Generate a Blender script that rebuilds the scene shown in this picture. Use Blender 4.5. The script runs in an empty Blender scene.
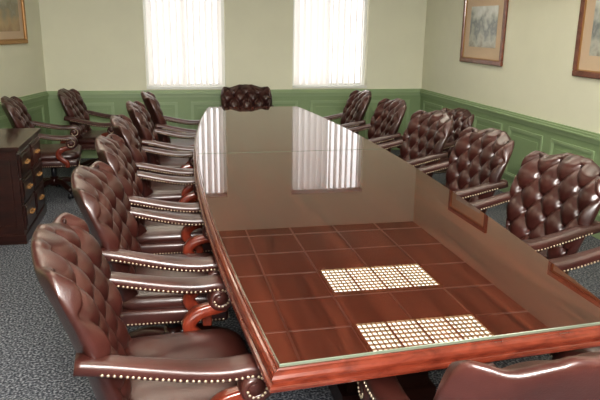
import bpy, bmesh, math, random
from mathutils import Vector, Matrix
random.seed(4)
C = bpy.context.scene.collection
scn = bpy.context.scene

# ------------------------------------------------------------ materials
def new_mat(name):
    m = bpy.data.materials.new(name); m.use_nodes = True
    nt = m.node_tree
    return m, nt, nt.nodes['Principled BSDF']

def simple(name, col, rough=0.5, metal=0.0, coat=0.0, coat_r=0.05, bump=0.0, bscale=200, var=0.0, vscale=3, spec=0.5):
    m, nt, b = new_mat(name)
    b.inputs['Base Color'].default_value = (*col, 1)
    b.inputs['Roughness'].default_value = rough
    b.inputs['Metallic'].default_value = metal
    b.inputs['Coat Weight'].default_value = coat
    b.inputs['Coat Roughness'].default_value = coat_r
    b.inputs['Specular IOR Level'].default_value = spec
    tc = nt.nodes.new('ShaderNodeTexCoord')
    if var > 0:
        n = nt.nodes.new('ShaderNodeTexNoise'); n.inputs['Scale'].default_value = vscale
        n.inputs['Detail'].default_value = 4
        nt.links.new(tc.outputs['Object'], n.inputs['Vector'])
        r = nt.nodes.new('ShaderNodeValToRGB')
        r.color_ramp.elements[0].position = 0.3; r.color_ramp.elements[1].position = 0.7
        r.color_ramp.elements[0].color = (*[max(0, c*(1-var)) for c in col], 1)
        r.color_ramp.elements[1].color = (*[min(1, c*(1+var)) for c in col], 1)
        nt.links.new(n.outputs['Fac'], r.inputs['Fac'])
        nt.links.new(r.outputs['Color'], b.inputs['Base Color'])
    if bump > 0:
        n2 = nt.nodes.new('ShaderNodeTexNoise'); n2.inputs['Scale'].default_value = bscale
        n2.inputs['Detail'].default_value = 3
        nt.links.new(tc.outputs['Object'], n2.inputs['Vector'])
        bp = nt.nodes.new('ShaderNodeBump'); bp.inputs['Strength'].default_value = bump
        bp.inputs['Distance'].default_value = 0.01
        nt.links.new(n2.outputs['Fac'], bp.inputs['Height'])
        nt.links.new(bp.outputs['Normal'], b.inputs['Normal'])
    return m

def wood(name, c1, c2, rough=0.3, coat=0.5, coat_r=0.05, scale=(1.2, 14, 14), coat_ior=1.5, spec=0.5):
    m, nt, b = new_mat(name)
    tc = nt.nodes.new('ShaderNodeTexCoord')
    mp = nt.nodes.new('ShaderNodeMapping'); mp.inputs['Scale'].default_value = scale
    n = nt.nodes.new('ShaderNodeTexNoise'); n.inputs['Scale'].default_value = 2.0
    n.inputs['Detail'].default_value = 8; n.inputs['Distortion'].default_value = 0.8
    r = nt.nodes.new('ShaderNodeValToRGB')
    r.color_ramp.elements[0].position = 0.3; r.color_ramp.elements[1].position = 0.72
    r.color_ramp.elements[0].color = (*c1, 1); r.color_ramp.elements[1].color = (*c2, 1)
    nt.links.new(tc.outputs['Object'], mp.inputs['Vector']); nt.links.new(mp.outputs['Vector'], n.inputs['Vector'])
    nt.links.new(n.outputs['Fac'], r.inputs['Fac']); nt.links.new(r.outputs['Color'], b.inputs['Base Color'])
    b.inputs['Roughness'].default_value = rough
    b.inputs['Specular IOR Level'].default_value = spec
    b.inputs['Coat Weight'].default_value = coat; b.inputs['Coat Roughness'].default_value = coat_r
    b.inputs['Coat IOR'].default_value = coat_ior
    return m

def emis(name, col, s):
    m, nt, b = new_mat(name)
    b.inputs['Base Color'].default_value = (*col, 1)
    b.inputs['Emission Color'].default_value = (*col, 1)
    b.inputs['Emission Strength'].default_value = s
    return m

M = {}
M['leather'] = simple('oxblood_leather', (0.050, 0.0145, 0.0115), 0.36, coat=0.42, coat_r=0.2, bump=0.12, bscale=260, var=0.4, vscale=6)
M['button'] = simple('leather_button', (0.025, 0.008, 0.006), 0.5)
M['nail'] = simple('nailhead_brass', (0.62, 0.53, 0.40), 0.36, metal=0.75)
M['redwood'] = wood('cherry_wood', (0.12, 0.018, 0.009), (0.22, 0.042, 0.02), 0.28, 0.6, 0.08, (14, 14, 2))
M['top'] = wood('mahogany_under_glass', (0.036, 0.0085, 0.005), (0.105, 0.027, 0.015), 0.5, 1.0, 0.0, (11, 0.5, 11), 1.82, 0.0)
M['edge'] = wood('mahogany_edge', (0.08, 0.014, 0.007), (0.17, 0.035, 0.018), 0.27, 0.6, 0.06, (6, 3, 20))
M['glassedge'] = simple('glass_edge', (0.14, 0.17, 0.13), 0.1, coat=1.0, coat_r=0.02)
M['darkwood'] = wood('dark_mahogany', (0.018, 0.0055, 0.004), (0.046, 0.012, 0.008), 0.3, 0.5, 0.08, (3, 3, 12))
M['wall'] = simple('wall_paint', (0.74, 0.735, 0.60), 0.75, bump=0.05, bscale=120, var=0.02)
M['green'] = simple('wainscot_green', (0.245, 0.33, 0.185), 0.42, var=0.03)
M['green2'] = simple('rail_green', (0.305, 0.395, 0.235), 0.38, var=0.02)
M['ceil'] = simple('ceiling_tile', (0.42, 0.40, 0.36), 0.9, bump=0.3, bscale=150, var=0.05, vscale=40)
M['tbar'] = simple('ceiling_tbar', (0.78, 0.78, 0.75), 0.4)
M['louver'] = simple('louver_aluminium', (0.36, 0.31, 0.2), 0.4, metal=0.4)
M['white'] = simple('window_frame_white', (0.75, 0.76, 0.73), 0.4)
M['blackp'] = simple('black_plastic', (0.02, 0.02, 0.025), 0.35)
M['lamp'] = emis('troffer_diffuser', (1.0, 0.95, 0.82), 5.6)
M['gold'] = simple('gold_frame', (0.42, 0.24, 0.1), 0.35, metal=0.4)
M['redframe'] = wood('picture_frame_wood', (0.12, 0.035, 0.02), (0.24, 0.08, 0.045), 0.3, 0.5, 0.1, (8, 8, 8))
M['mat'] = simple('picture_mat', (0.62, 0.48, 0.35), 0.8)

m, nt, b = new_mat('blind_vane')
b.inputs['Base Color'].default_value = (0.84, 0.83, 0.80, 1); b.inputs['Roughness'].default_value = 0.7
tr = nt.nodes.new('ShaderNodeBsdfTranslucent'); tr.inputs['Color'].default_value = (0.9, 0.86, 0.83, 1)
mx = nt.nodes.new('ShaderNodeMixShader'); mx.inputs['Fac'].default_value = 0.4
out = nt.nodes['Material Output']
nt.links.new(b.outputs[0], mx.inputs[1]); nt.links.new(tr.outputs[0], mx.inputs[2]); nt.links.new(mx.outputs[0], out.inputs['Surface'])
M['blind'] = m
m, nt, b = new_mat('window_glass')
b.inputs['Roughness'].default_value = 0.0
tp = nt.nodes.new('ShaderNodeBsdfTransparent'); mx = nt.nodes.new('ShaderNodeMixShader'); mx.inputs['Fac'].default_value = 0.08
nt.links.new(tp.outputs[0], mx.inputs[1]); nt.links.new(b.outputs[0], mx.inputs[2]); nt.links.new(mx.outputs[0], nt.nodes['Material Output'].inputs['Surface'])
M['glass'] = m

m, nt, b = new_mat('carpet')
tc = nt.nodes.new('ShaderNodeTexCoord')
v = nt.nodes.new('ShaderNodeTexNoise'); v.inputs['Scale'].default_value = 80; v.inputs['Detail'].default_value = 3
r = nt.nodes.new('ShaderNodeValToRGB'); cr = r.color_ramp
cr.elements[0].position = 0.38; cr.elements[0].color = (0.025, 0.028, 0.04, 1)
cr.elements[1].position = 0.64; cr.elements[1].color = (0.29, 0.30, 0.33, 1)
e = cr.elements.new(0.5); e.color = (0.09, 0.097, 0.117, 1)
nt.links.new(tc.outputs['Object'], v.inputs['Vector']); nt.links.new(v.outputs['Fac'], r.inputs['Fac'])
nt.links.new(r.outputs['Color'], b.inputs['Base Color']); b.inputs['Roughness'].default_value = 0.95
bp = nt.nodes.new('ShaderNodeBump'); bp.inputs['Strength'].default_value = 0.3; bp.inputs['Distance'].default_value = 0.008
nt.links.new(v.outputs['Fac'], bp.inputs['Height']); nt.links.new(bp.outputs['Normal'], b.inputs['Normal'])
M['carpet'] = m

def art_mat(name, cols, scale):
    m, nt, b = new_mat(name)
    tc = nt.nodes.new('ShaderNodeTexCoord')
    n = nt.nodes.new('ShaderNodeTexNoise'); n.inputs['Scale'].default_value = scale; n.inputs['Detail'].default_value = 8
    sx = nt.nodes.new('ShaderNodeSeparateXYZ'); nt.links.new(tc.outputs['Generated'], sx.inputs[0])
    ad = nt.nodes.new('ShaderNodeMath'); ad.operation = 'MULTIPLY_ADD'
    ad.inputs[1].default_value = 0.75; 
    nt.links.new(sx.outputs['Z'], ad.inputs[0])
    sb = nt.nodes.new('ShaderNodeMath'); sb.operation = 'MULTIPLY_ADD'; sb.inputs[1].default_value = 1.1; sb.inputs[2].default_value = -0.42
    nt.links.new(tc.outputs['Object'], n.inputs['Vector'])
    nt.links.new(n.outputs['Fac'], sb.inputs[0]); nt.links.new(sb.outputs[0], ad.inputs[2])
    r = nt.nodes.new('ShaderNodeValToRGB')
    while len(r.color_ramp.elements) < len(cols): r.color_ramp.elements.new(0.5)
    for i, c in enumerate(cols):
        r.color_ramp.elements[i].position = i/(len(cols)-1); r.color_ramp.elements[i].color = (*c, 1)
    nt.links.new(ad.outputs[0], r.inputs['Fac']); nt.links.new(r.outputs['Color'], b.inputs['Base Color'])
    b.inputs['Roughness'].default_value = 0.5; b.inputs['Coat Weight'].default_value = 0.6
    return m
M['art1'] = art_mat('art_sketch', [(0.3,0.27,0.22),(0.5,0.5,0.45),(0.22,0.24,0.24),(0.55,0.56,0.52),(0.68,0.7,0.68)], 9)
M['art2'] = art_mat('art_landscape', [(0.35,0.22,0.12),(0.5,0.36,0.2),(0.3,0.28,0.2),(0.6,0.55,0.45),(0.7,0.68,0.6)], 6)

# ------------------------------------------------------------ mesh helpers
def obj(name, me, parent=None, mats=None):
    o = bpy.data.objects.new(name, me); C.objects.link(o)
    if parent: o.parent = parent
    if mats:
        for mm in mats: me.materials.append(mm)
    return o

def empty(name, loc=(0,0,0), rot=0):
    e = bpy.data.objects.new(name, None); C.objects.link(e)
    e.location = loc; e.rotation_euler = (0,0,rot); e.empty_display_size = 0.2
    return e

def add_box(bm, x0,x1,y0,y1,z0,z1, mi=0, bev=0.0, seg=2):
    r = bmesh.ops.create_cube(bm, size=1)
    vs = r['verts']
    for v in vs:
        v.co = Vector(((x0+x1)/2 + v.co.x*(x1-x0), (y0+y1)/2 + v.co.y*(y1-y0), (z0+z1)/2 + v.co.z*(z1-z0)))
    fs = set(f for v in vs for f in v.link_faces)
    for f in fs: f.material_index = mi
    if bev > 0:
        es = list(set(e for v in vs for e in v.link_edges))
        rr = bmesh.ops.bevel(bm, geom=es, offset=bev, segments=seg, affect='EDGES', profile=0.5)
        for f in rr['faces']: f.material_index = mi

def mesh_of(bm, name, smooth=False):
    me = bpy.data.meshes.new(name)
    bmesh.ops.recalc_face_normals(bm, faces=bm.faces)
    bm.to_mesh(me); bm.free()
    if smooth:
        for p in me.polygons: p.use_smooth = True
    return me

def boxes(name, lst, mats, parent=None, bev=0.0, smooth=False):
    bm = bmesh.new()
    for b_ in lst:
        mi = b_[6] if len(b_) > 6 else 0
        add_box(bm, *b_[:6], mi=mi, bev=bev)
    return obj(name, mesh_of(bm, name, smooth), parent, mats)

def cyl(bm, p0, p1, r0, r1, n=16, mi=0):
    p0=Vector(p0); p1=Vector(p1); d=(p1-p0); L=d.length
    q = d.to_track_quat('Z','Y').to_matrix().to_4x4()
    mat = Matrix.Translation((p0+p1)/2) @ q
    r = bmesh.ops.create_cone(bm, cap_ends=True, segments=n, radius1=r0, radius2=r1, depth=L, matrix=mat)
    for v in r['verts']:
        for f in v.link_faces: f.material_index = mi

def sweep(bm, path, xc, w, ths, n=14, pw=0.6, mi=0, wl=None):
    rings=[]; N=len(path)
    for i,(y,z) in enumerate(path):
        a=path[max(0,i-1)]; b_=path[min(N-1,i+1)]
        t=Vector((b_[0]-a[0], b_[1]-a[1])); t.normalize()
        nrm=Vector((-t.y, t.x))
        th=ths[i]; ww=wl[i] if wl else w
        ring=[]
        for k in range(n):
            an=2*math.pi*k/n
            cx=math.copysign(abs(math.cos(an))**pw, math.cos(an))*ww/2
            cy=math.copysign(abs(math.sin(an))**pw, math.sin(an))*th/2
            ring.append(bm.verts.new((xc+cx, y+nrm.x*cy, z+nrm.y*cy)))
        rings.append(ring)
    for i in range(N-1):
        for k in range(n):
            f=bm.faces.new((rings[i][k], rings[i][(k+1)%n], rings[i+1][(k+1)%n], rings[i+1][k])); f.material_index=mi
    for rg in (rings[0], rings[-1]):
        f=bm.faces.new(rg); f.material_index=mi

def smoothpath(pts, n):
    P=[Vector(p) for p in pts]; P=[2*P[0]-P[1]]+P+[2*P[-1]-P[-2]]
    out=[]; m_=len(P)-3
    for i in range(n+1):
        s=i/n*m_; k=min(int(s),m_-1); t=s-k
        a,b_,c,d=P[k:k+4]
        out.append(tuple(0.5*((2*b_)+(c-a)*t+(2*a-5*b_+4*c-d)*t*t+(-a+3*b_-3*c+d)*t**3)))
    return out

# ------------------------------------------------------------ chair parts (faces +Y, origin on floor)
def sst(a,b_,x):
    t=max(0,min(1,(x-a)/(b_-a))); return t*t*(3-2*t)
ZB=0.38
TOP=1.012
def wid(v): return 0.265+0.085*math.sin(min(v,0.82)/0.82*math.pi/2)**1.6
def back_pt(u,v):
    au=abs(u)
    T=TOP-0.036*sst(0.22,0.62,au)+0.012*sst(0.62,0.82,au)-0.065*max(0,(au-0.84)/0.16)**2.4
    z=ZB+v*(T-ZB)
    W=wid(v)-0.010*max(0,(v-0.82)/0.18)**2
    x=u*W
    y0=-0.205-0.17*(v**1.25)+0.08*au**2.2*(0.35+0.65*v)-0.03*v**6
    return x,y0,z
def edgef(u,v):
    return math.sqrt(max(0,1-abs(u)**8))*math.sqrt(max(0,1-v**14))
A_,B_=0.168,0.205
ZT=0.45
def tuft(x,z,v):
    s=x/A_; t=(z-ZT)/B_
    p=s+t; q=s-t
    h=(abs(math.sin(math.pi*p))*abs(math.sin(math.pi*q)))**0.48
    dp=p-round(p); dq=q-round(q)
    h-=0.75*math.exp(-(dp*dp+dq*dq)/0.014)
    return 0.046*h
def make_back():
    bm=bmesh.new(); NU,NV=92,92
    F=[];Bk=[]
    for j in range(NV+1):
        rf=[];rb=[]
        v=j/NV; v=1-(1-v)**1.25
        for i in range(NU+1):
            u=-1+2*i/NU; u=math.sin(u*math.pi/2)*0.35+u*0.65
            x,y0,z=back_pt(u,v); e=edgef(u,v)
            yf=y0+e*(0.030+tuft(x,z,v)*min(1,(1-abs(u))*9+0.1)*min(1,(1-v)*14+0.15))
            yb=y0-e*0.045
            zz=z-0.006*(v**10)*(1-abs(math.sin(math.pi*(x/A_+(z-ZT)/B_))*math.sin(math.pi*(x/A_-(z-ZT)/B_))))
            vf=bm.verts.new((x,yf,zz)); rf.append(vf)
            edge=(i in(0,NU)) or j==NV
            rb.append(vf if edge else bm.verts.new((x,yb,zz)))
        F.append(rf);Bk.append(rb)
    for j in range(NV):
        for i in range(NU):
            bm.faces.new((F[j][i],F[j][i+1],F[j+1][i+1],F[j+1][i]))
            try: bm.faces.new((Bk[j][i],Bk[j+1][i],Bk[j+1][i+1],Bk[j][i+1]))
            except ValueError: pass
    for m_ in range(-12,13):
        for n_ in range(-12,13):
            s=A_*(m_+n_)/2; t=ZT+B_*(m_-n_)/2
            if not(0.5<t<0.975): continue
            v=(t-ZB)/(TOP-ZB)
            u=s/wid(v)
            if abs(u)>0.9: continue
            x,y0,z=back_pt(u,(t-ZB)/(back_pt(u,1)[2]-ZB))
            r=bmesh.ops.create_icosphere(bm,subdivisions=2,radius=0.0125,matrix=Matrix.Translation((x,y0+0.014*edgef(u,v),z))@Matrix.Diagonal((1,0.6,1,1)))
            for vv in r['verts']:
                for f in vv.link_faces: f.material_index=1
    return mesh_of(bm,'chair_back_mesh',True)

def make_seat():
    bm=bmesh.new()
    add_box(bm,-0.30,0.30,-0.25,0.265,0.335,0.415,bev=0.022,seg=3)
    rings=[]
    prof=[(0.90,0.405),(0.985,0.415),(1.0,0.435),(0.985,0.458),(0.93,0.473),(0.8,0.485),(0.6,0.493),(0.35,0.498),(0.1,0.5)]
    for (k,z) in prof:
        ring=[]
        for i in range(48):
            a=2*math.pi*i/48; p=0.32
            cx=math.copysign(abs(math.cos(a))**p,math.cos(a)); cy=math.copysign(abs(math.sin(a))**p,math.sin(a))
            ring.append(bm.verts.new((cx*0.29*k, 0.02+cy*0.265*k, z)))
        rings.append(ring)
    for a in range(len(rings)-1):
        for i in range(48):
            bm.faces.new((rings[a][i],rings[a][(i+1)%48],rings[a+1][(i+1)%48],rings[a+1][i]))
    bm.faces.new(rings[-1]); bm.faces.new(rings[0])
    return mesh_of(bm,'chair_seat_mesh',True)

AX=0.335
armpts=smoothpath([(-0.30,0.715),(-0.2,0.695),(-0.08,0.668),(0.04,0.645),(0.13,0.637),(0.20,0.64)],26)
cx_,cz_,R_=0.21,0.585,0.053
for k in range(1,26):
    a=math.radians(90-k*15); rr=R_*(1-0.62*k/25)
    armpts.append((cx_+rr*math.cos(a), cz_+rr*math.sin(a)))
armth=[0.05]*27+[0.05-0.028*k/25 for k in range(25)]
def make_arm(sx):
    bm=bmesh.new()
    wl=[0.075+0.02*sst(5,24,i) for i in range(len(armpts))]
    sweep(bm,armpts,sx*AX,0.09,armth,wl=wl)
    cyl(bm,(sx*AX-0.044,cx_,cz_),(sx*AX+0.044,cx_,cz_),0.04,0.04,20)
    return mesh_of(bm,'chair_arm_mesh',True)
def make_post(sx):
    bm=bmesh.new()
    p=smoothpath([(0.235,0.552),(0.19,0.54),(0.12,0.52),(0.085,0.475),(0.11,0.43),(0.16,0.39),(0.165,0.345)],30)
    sweep(bm,p,sx*(AX-0.012),0.05,[0.055 if i<6 else 0.04+0.014*abs(math.sin(i/30*3.1)) for i in range(31)],pw=0.4)
    return mesh_of(bm,'chair_arm_post_mesh',True)
def make_nails():
    bm=bmesh.new()
    def nail(x,y,z,ax):
        s=Matrix.Diagonal((0.55,1,1,1)) if ax=='x' else Matrix.Diagonal((1,0.55,1,1))
        bmesh.ops.create_icosphere(bm,subdivisions=1,radius=0.0057,matrix=Matrix.Translation((x,y,z))@s)
    for sx in(-1,1):
        acc=0; N=len(armpts)
        for i in range(4,N-8):
            y,z=armpts[i]; a=armpts[i-1]; b_=armpts[min(N-1,i+1)]
            t=Vector((b_[0]-a[0],b_[1]-a[1])).normalized(); nr=Vector((-t.y,t.x))
            seg=Vector((y-a[0],z-a[1])).length
            steps=max(1,int(seg/0.004))
            for s in range(steps):
                acc+=seg/steps
                if acc>=0.0155:
                    acc=0; f=(s+1)/steps; yy=a[0]+(y-a[0])*f; zz=a[1]+(z-a[1])*f
                    w=0.0375+0.010*sst(5,24,i)
                    off=-armth[i]*0.2
                    for side in(-1,1):
                        nail(sx*AX+side*(w+0.0015),yy+nr.x*off,zz+nr.y*off,'x')
        y=-0.22
        while y<0.25:
            nail(sx*0.301,y,0.352,'x'); y+=0.017
    x=-0.28
    while x<0.285:
        nail(x,0.266,0.352,'y'); x+=0.017
    return mesh_of(bm,'chair_nail_mesh',True)
def make_base():
    bm=bmesh.new()
    add_box(bm,-0.12,0.12,-0.12,0.12,0.315,0.336,mi=1)
    cyl(bm,(0,0,0.17),(0,0,0.32),0.028,0.028,16,1)
    cyl(bm,(0,0,0.10),(0,0,0.19),0.055,0.042,20,0)
    for k in range(5):
        a=2*math.pi*k/5+0.3
        bm2=bmesh.new()
        p=smoothpath([(0.02,0.14),(0.12,0.145),(0.22,0.11),(0.30,0.085)],10)
        sweep(bm2,p,0,0.05,[0.06-0.0025*i for i in range(11)],n=10,pw=0.5)
        bmesh.ops.rotate(bm2,verts=bm2.verts,cent=(0,0,0),matrix=Matrix.Rotation(a,3,'Z'))
        tmp=bpy.data.meshes.new('t'); bm2.to_mesh(tmp); bm2.free(); bm.from_mesh(tmp); bpy.data.meshes.remove(tmp)
        cx=-math.sin(a)*0.285; cy=math.cos(a)*0.285
        cyl(bm,(cx,cy,0.05),(cx,cy,0.09),0.009,0.009,8,1)
        dx,dy=math.cos(a)*0.012,math.sin(a)*0.012
        for s in(-1,1):
            cyl(bm,(cx+s*dx*0.5,cy+s*dy*0.5,0.027),(cx+s*dx*2,cy+s*dy*2,0.027),0.027,0.025,14,1)
    return mesh_of(bm,'chair_base_mesh',True)

CM={'back':(make_back(),['leather','button']),'seat':(make_seat(),['leather']),
    'arm_left':(make_arm(-1),['leather']),'arm_right':(make_arm(1),['leather']),
    'arm_post_left':(make_post(-1),['redwood']),'arm_post_right':(make_post(1),['redwood']),
    'nailheads':(make_nails(),['nail']),'swivel_base':(make_base(),['darkwood','blackp'])}
for k,(me,ml) in CM.items():
    for mm in ml: me.materials.append(M[mm])
def chair(x,y,rot,sc=1.0):
    e=empty('leather_conference_chair',(x,y,0),math.radians(rot)); e.scale=(sc,sc,sc)
    for k,(me,ml) in CM.items():
        o=bpy.data.objects.new(k,me); C.objects.link(o); o.parent=e
    return e

for (x,y,r,s) in [(0.0,2.11,-86,1.02),(0.0,3.05,-92,1.01),(0.01,3.99,-90,1),(0.03,4.92,-88,1),(0.10,5.82,-91,1),(0.20,6.69,-88,1)]:
    chair(x,y,r,s)
for (x,y,r) in [(1.82,2.10,92),(1.82,3.04,94),(1.83,3.98,90),(1.84,4.92,92),(1.82,5.85,88),(1.76,6.7,86)]:
    chair(x,y,r)
chair(1.03,7.84,180,0.93)
chair(0.94,1.47,-3)
chair(-0.72,7.50,-97,0.95)
chair(-1.10,6.62,-86,0.97)
chair(2.60,5.95,97,0.88)

# ------------------------------------------------------------ table
table=empty('conference_table')
Y0,Y1=1.62,7.34
def side(u,s):
    c=0.87+0.14*u
    h=0.585*(1-u)+0.51*u+0.17*(4*u*(1-u))
    y=Y0+(Y1-Y0)*u + (s*h)*( (0.07)*(1-u) - 0.06*u )
    return Vector((c+s*h, y))
def outline(ua,ub,n):
    pts=[side(ua+(ub-ua)*i/n,1) for i in range(n+1)]
    pts+=[side(ub-(ub-ua)*i/n,-1) for i in range(n+1)]
    return pts
def offs(pts,d):
    N=len(pts); res=[]
    for i in range(N):
        a=(pts[i]-pts[i-1]).normalized(); b_=(pts[(i+1)%N]-pts[i]).normalized()
        n1=Vector((a.y,-a.x)); n2=Vector((b_.y,-b_.x)); n=(n1+n2)
        n/= max(0.3,(1+n1.dot(n2)))
        res.append(pts[i]+n*d)
    return res
OL=outline(0,1,40)
bm=bmesh.new()
prof=[(-0.3,0.7545),(-0.012,0.7545),(0.004,0.7545),(0.007,0.750),(0.014,0.7485),(0.022,0.743),(0.027,0.734),(0.028,0.728),(0.022,0.724),(0.022,0.719),(0.032,0.715),(0.035,0.707),(0.034,0.699),(0.029,0.694),(-0.02,0.692)]
rings=[]
for (d,z) in prof:
    rings.append([bm.verts.new((p.x,p.y,z)) for p in offs(OL,d)])
N=len(OL)
for a in range(len(rings)-1):
    for i in range(N):
        f=bm.faces.new((rings[a][i],rings[a][(i+1)%N],rings[a+1][(i+1)%N],rings[a+1][i]))
bm.faces.new(rings[0]); bm.faces.new(rings[-1])
me=mesh_of(bm,'table_top_molding'); obj('wood_top',me,table,[M['edge']])
def slab(name,ua,ub,z0,z1,d,mats):
    bm=bmesh.new(); pts=outline(ua,ub,30)
    lay=[(d,z0),(d,z1-0.002),(d-0.002,z1)]
    rr=[[bm.verts.new((p.x,p.y,z)) for p in offs(pts,dd)] for dd,z in lay]
    n=len(pts)
    for a in range(2):
        for i in range(n):
            f=bm.faces.new((rr[a][i],rr[a][(i+1)%n],rr[a+1][(i+1)%n],rr[a+1][i])); f.material_index=1
    bm.faces.new(rr[0]); bm.faces.new(rr[-1])
    return obj(name,mesh_of(bm,name),table,mats)
us=(4.63-Y0)/(Y1-Y0)
slab('glass_top_near',0,us,0.7546,0.7640,-0.002,[M['top'],M['glassedge']])
slab('glass_top_far',us+0.0014,1,0.7546,0.7640,-0.002,[M['top'],M['glassedge']])
bm=bmesh.new()
pts=[p for p in offs(OL,-0.27)]
r0=[bm.verts.new((p.x,p.y,0.64)) for p in pts]; r1=[bm.verts.new((p.x,p.y,0.693)) for p in pts]
for i in range(N): bm.faces.new((r0[i],r0[(i+1)%N],r1[(i+1)%N],r1[i]))
bm.faces.new(r0); bm.faces.new(r1)
obj('apron',mesh_of(bm,'apron'),table,[M['darkwood']])
for k,(yy) in enumerate((2.75,4.45,6.2)):
    lst=[(0.72,1.16,yy-0.35,yy+0.35,0.0,0.10),(0.75,1.13,yy-0.32,yy+0.32,0.10,0.64)]
    for s in(-1,1):
        xx=0.94+s*0.19
        for (a,b_) in((yy-0.28,yy-0.02),(yy+0.02,yy+0.28)):
            x0,x1=sorted((xx,xx+s*0.012))
            lst+=[(x0,x1,a,b_,0.14,0.17),(x0,x1,a,b_,0.55,0.58),(x0,x1,a,a+0.03,0.17,0.55),(x0,x1,b_-0.03,b_,0.17,0.55)]
    boxes('pedestal_%d'%(k+1),lst,[M['darkwood']],table)

# ------------------------------------------------------------ room shell
XR,YB,YF,H=3.5,8.42,-1.6,2.6
XLb=-1.4; SL=0.2646; YK=4.5; XLf=XLb-SL*(YB-YK)
def prism(name,pts,z0,z1,mat):
    bm=bmesh.new()
    a=[bm.verts.new((x,y,z0)) for x,y in pts]; b_=[bm.verts.new((x,y,z1)) for x,y in pts]; n=len(pts)
    bm.faces.new(a); bm.faces.new(b_)
    for i in range(n): bm.faces.new((a[i],a[(i+1)%n],b_[(i+1)%n],b_[i]))
    return obj(name,mesh_of(bm,name),None,[mat])
fp=[(XR+0.15,YF-0.15),(XR+0.15,YB+0.15),(XLb-0.15,YB+0.15),(XLf-0.15,YK),(XLf-0.15,YF-0.15)]
prism('floor',fp,-0.1,0,M['carpet'])
cp=prism('ceiling',fp,H,H+0.1,M['ceil'])
prism('wall_right',[(XR,YF-0.15),(XR+0.15,YF-0.15),(XR+0.15,YB+0.15),(XR,YB+0.15)],0,H,M['wall'])
prism('wall_front',[(XLf,YF-0.15),(XR,YF-0.15),(XR,YF),(XLf,YF)],0,H,M['wall'])
prism('wall_left',[(XLb,YB),(XLb,YB+0.15),(XLb-0.15,YB+0.15),(XLf-0.15,YK),(XLf-0.15,YF-0.15),(XLf,YF-0.15),(XLf,YK)],0,H,M['wall'])
WZ0,WZ1=0.885,2.12
wins=[(-0.2,0.8),(1.68,2.7)]
segs=[(XLb,wins[0][0]),(wins[0][1],wins[1][0]),(wins[1][1],XR)]
lst=[(a,b_,YB,YB+0.15,0,H) for a,b_ in segs]
for a,b_ in wins: lst+=[(a,b_,YB,YB+0.15,0,WZ0),(a,b_,YB,YB+0.15,WZ1,H)]
boxes('wall_back',lst,[M['wall']])
for wi,(a,b_) in enumerate(wins):
    w=empty('window_%d'%(wi+1))
    fr=[(a,a+0.04,YB+0.09,YB+0.13,WZ0,WZ1),(b_-0.04,b_,YB+0.09,YB+0.13,WZ0,WZ1),(a+0.04,b_-0.04,YB+0.09,YB+0.13,WZ0,WZ0+0.04),
        (a+0.04,b_-0.04,YB+0.09,YB+0.13,WZ1-0.04,WZ1),((a+b_)/2-0.015,(a+b_)/2+0.015,YB+0.09,YB+0.13,WZ0+0.04,WZ1-0.04),
        (a,b_,YB-0.02,YB+0.09,WZ0-0.02,WZ0+0.005)]
    boxes('frame',fr,[M['white']],w)
    boxes('pane',[(a+0.03,b_-0.03,YB+0.105,YB+0.109,WZ0+0.03,WZ1-0.03)],[M['glass']],w)
    bl=empty('vertical_blind'); bm=bmesh.new()
    add_box(bm,a+0.005,b_-0.005,YB+0.0,YB+0.05,WZ1-0.05,WZ1-0.004)
    n=12; p=(b_-a-0.06)/n
    for i in range(n):
        cx=a+0.03+p*(i+0.5); ang=math.radians(-34 if i<n/2 else 52)+random.uniform(-0.18,0.18)
        hw=0.045; cy=YB+0.045
        prev=None
        for s in range(5):
            f=-1+2*s/4
            x=cx+hw*f*math.cos(ang); y=cy+hw*f*math.sin(ang)*0.8+0.010*(f*f)
            lo=bm.verts.new((x,y,WZ0+0.02)); hi=bm.verts.new((x,y,WZ1-0.05))
            if prev: bm.faces.new((prev[0],lo,hi,prev[1]))
            prev=(lo,hi)
    o=obj('vanes',mesh_of(bm,'vanes',True),bl,[M['blind']])

tn=[0]
def wains(side_,ox,oy,ang,L,pan=0.62,start=0.12):
    tn[0]+=1
    lst=[(0,L,0,0.010,0.12,0.80,0),(0,L,0,0.022,0.76,0.80,1),(0,L,0,0.045,0.80,0.815,1),(0,L,0,0.032,0.815,0.835,1),(0,L,0,0.018,0.835,0.85,1)]
    n=max(1,int((L-start)/(pan+0.1))); g=(L-n*pan)/(n+1)
    for i in range(n):
        a=g+i*(pan+g); b_=a+pan; z0,z1=0.19,0.70
        for (t,h) in ((0.0,0.024),(0.022,0.017)):
            w_=0.022 if t==0 else 0.014
            aa,bb,c0,c1=a+t,b_-t,z0+t,z1-t
            lst+=[(aa,bb,0.01,h,c1-w_,c1,1),(aa,bb,0.01,h,c0,c0+w_,1),(aa,aa+w_,0.01,h,c0+w_,c1-w_,1),(bb-w_,bb,0.01,h,c0+w_,c1-w_,1)]
        lst+=[(a+0.08,b_-0.08,0.01,0.018,z0+0.08,z1-0.08,0)]
    o=boxes('trim_%d'%tn[0],lst,[M['green'],M['green2']])
    o.location=(ox,oy,0); o.rotation_euler=(0,0,ang)
    o=boxes('baseboard_'+side_,[(0,L,0,0.02,0,0.10),(0,L,0,0.013,0.10,0.12)],[M['green2']])
    o.location=(ox,oy,0); o.rotation_euler=(0,0,ang)
la=math.atan2(-1,-SL); ll=math.hypot(YB-YK,SL*(YB-YK))
wains('right',XR,YF,math.pi/2,YB-YF)
wains('back',XR,YB,math.pi,XR-XLb)
wains('left',XLb,YB,la,ll)
wains('left_front',XLf,YK,-math.pi/2,YK-YF)
wains('front',XLf,YF,0,XR-XLf)

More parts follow.
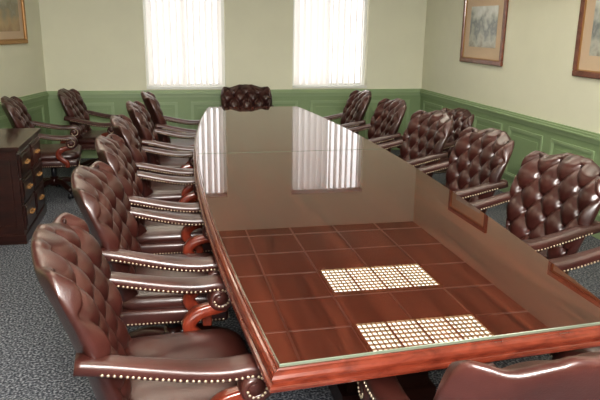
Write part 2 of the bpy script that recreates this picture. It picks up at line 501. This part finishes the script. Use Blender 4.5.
def picture(ox,oy,ang,x,z,w,h,fm,art,fw=0.05,mt=0.13):
    e=empty('framed_picture',(ox,oy,0),ang)
    bm=bmesh.new()
    for (a,b_,c,d) in((x,x+w,z,z+fw),(x,x+w,z+h-fw,z+h),(x,x+fw,z+fw,z+h-fw),(x+w-fw,x+w,z+fw,z+h-fw)):
        add_box(bm,a,b_,0.001,0.03,c,d,bev=0.007)
    i=fw-0.004
    for (a,b_,c,d) in((x+i,x+w-i,z+i,z+i+0.014),(x+i,x+w-i,z+h-i-0.014,z+h-i),(x+i,x+i+0.014,z+i,z+h-i),(x+w-i-0.014,x+w-i,z+i,z+h-i)):
        add_box(bm,a,b_,0.001,0.02,c,d,mi=1)
    obj('frame',mesh_of(bm,'frame'),e,[fm,M['gold']])
    boxes('mat_board',[(x+fw,x+w-fw,0.001,0.010,z+fw,z+h-fw)],[M['mat']],e)
    boxes('print',[(x+fw+mt,x+w-fw-mt,0.010,0.012,z+fw+mt,z+h-fw-mt)],[art],e)
picture(XR,YF,math.pi/2, 6.27-YF,1.285,0.98,0.80,M['redframe'],M['art1'])
picture(XR,YF,math.pi/2, 4.06-YF,1.285,0.98,0.80,M['redframe'],M['art1'])
picture(XLb,YB,la, 0.42,1.43,0.95,0.75,M['gold'],M['art2'],0.045,0.09)

PX,PY=0.62,0.70
bm=bmesh.new()
x=1.66-PX*6
while x<XR:
    if x>XLf+0.05: 
        y1=YB if x>XLb else YB-(XLb-x)/SL
        add_box(bm,x-0.011,x+0.011,YF,y1-0.01,H-0.008,H)
    x+=PX
y=6.02-PY*10
while y<YB:
    x0=XLf if y<YK else XLb-SL*(YB-y)
    if y>YF+0.05: add_box(bm,x0+0.01,XR,y-0.011,y+0.011,H-0.0085,H)
    y+=PY
obj('trim_6',mesh_of(bm,'ceiling_grid'),None,[M['tbar']])
def troffer(x0,y0):
    e=empty('ceiling_light_panel'); x1=x0+2*PX; y1=y0+PY
    boxes('diffuser',[(x0+0.03,x1-0.03,y0+0.03,y1-0.03,H-0.014,H-0.010)],[M['lamp']],e)
    lst=[(x0+0.0,x1,y0,y0+0.03,H-0.035,H-0.0),(x0,x1,y1-0.03,y1,H-0.035,H),(x0,x0+0.03,y0+0.03,y1-0.03,H-0.035,H),(x1-0.03,x1,y0+0.03,y1-0.03,H-0.035,H)]
    nx,ny=24,8
    for i in range(1,nx):
        xx=x0+0.03+(x1-x0-0.06)*i/nx; hw=0.004 if i%6 else 0.010
        lst.append((xx-hw,xx+hw,y0+0.03,y1-0.03,H-0.03,H-0.014))
    for i in range(1,ny):
        yy=y0+0.03+(y1-y0-0.06)*i/ny; lst.append((x0+0.03,x1-0.03,yy-0.005,yy+0.005,H-0.03,H-0.014))
    boxes('louver',lst,[M['louver']],e)
for k in range(-2,3):
    yy=6.02-1.4*(k+2)
    troffer(1.66,yy); troffer(1.66-4*PX,yy)

# ------------------------------------------------------------ desk (left)
desk=empty('wooden_desk')
dx0,dx1,dy0,dy1=-1.78,-1.10,5.08,5.98
boxes('desk_top',[(dx0-0.02,dx1+0.025,dy0-0.025,dy1+0.025,0.735,0.765),(dx0,dx1+0.012,dy0-0.012,dy1+0.012,0.72,0.735)],[M['darkwood']],desk,bev=0.004)
boxes('carcass',[(dx0,dx1,dy0,dy1,0.07,0.72),(dx0,dx1+0.015,dy0-0.015,dy1+0.015,0,0.07)],[M['darkwood']],desk)
dr=[];hd=[]
for (a,b_) in((dy0+0.03,(dy0+dy1)/2-0.015),((dy0+dy1)/2+0.015,dy1-0.03)):
    for (c,d) in((0.10,0.30),(0.315,0.50),(0.515,0.70)):
        dr.append((dx1-0.002,dx1+0.016,a,b_,c,d)); dr.append((dx1+0.016,dx1+0.021,a+0.025,b_-0.025,c+0.025,d-0.025))
        m_=(a+b_)/2; zc=(c+d)/2
        hd+= [(dx1+0.02,dx1+0.025,m_-0.06,m_+0.06,zc-0.008,zc+0.012),(dx1+0.035,dx1+0.043,m_-0.045,m_+0.045,zc-0.012,zc-0.005),
              (dx1+0.024,dx1+0.043,m_-0.048,m_-0.04,zc-0.012,zc+0.004),(dx1+0.024,dx1+0.043,m_+0.04,m_+0.048,zc-0.012,zc+0.004)]
boxes('drawers',dr,[M['darkwood']],desk,bev=0.002)
boxes('handles',hd,[M['gold']],desk)
pn=[]
for (a,b_) in((dx0+0.05,(dx0+dx1)/2-0.02),((dx0+dx1)/2+0.02,dx1-0.05)):
    pn+=[(a,b_,dy0-0.01,dy0,0.12,0.15),(a,b_,dy0-0.01,dy0,0.64,0.67),(a,a+0.03,dy0-0.01,dy0,0.15,0.64),(b_-0.03,b_,dy0-0.01,dy0,0.15,0.64)]
boxes('side_panels',pn,[M['darkwood']],desk)

# ------------------------------------------------------------ light, world, camera
ld=bpy.data.lights.new('fill_light','AREA'); ld.shape='RECTANGLE'; ld.size=0.9; ld.size_y=0.6; ld.energy=140; ld.color=(1,0.97,0.93)  # added soft fill from behind the camera, brightens walls and chairs
lo=bpy.data.objects.new('fill_light',ld); C.objects.link(lo); lo.location=(0.2,-0.8,2.25)
lo.rotation_euler=(Vector((1.2,6.4,1.3))-lo.location).to_track_quat('-Z','Y').to_euler()

w=bpy.data.worlds.new('World'); scn.world=w; w.use_nodes=True
bg=w.node_tree.nodes['Background']; bg.inputs[0].default_value=(1.0,0.98,0.98,1); bg.inputs[1].default_value=1.45
cam=bpy.data.cameras.new('Camera'); co=bpy.data.objects.new('Camera',cam); C.objects.link(co)
cam.sensor_width=36; cam.lens=38.46; cam.clip_start=0.05
ps,pi_,ro=math.radians(12.1),math.radians(15.3),0.0145
fw=Vector((math.sin(ps)*math.cos(pi_),math.cos(ps)*math.cos(pi_),-math.sin(pi_)))
rt=Vector((math.cos(ps),-math.sin(ps),0)); up=rt.cross(fw)
rt2=rt*math.cos(ro)+up*math.sin(ro); up2=up*math.cos(ro)-rt*math.sin(ro)
mt=Matrix((( rt2.x,up2.x,-fw.x),(rt2.y,up2.y,-fw.y),(rt2.z,up2.z,-fw.z))).to_4x4()
mt.translation=Vector((0,0,1.68)); co.matrix_world=mt
scn.camera=co
scn.view_settings.view_transform='Standard'
try: scn.view_settings.look='Medium High Contrast'
except Exception: pass
scn.view_settings.exposure=0.75
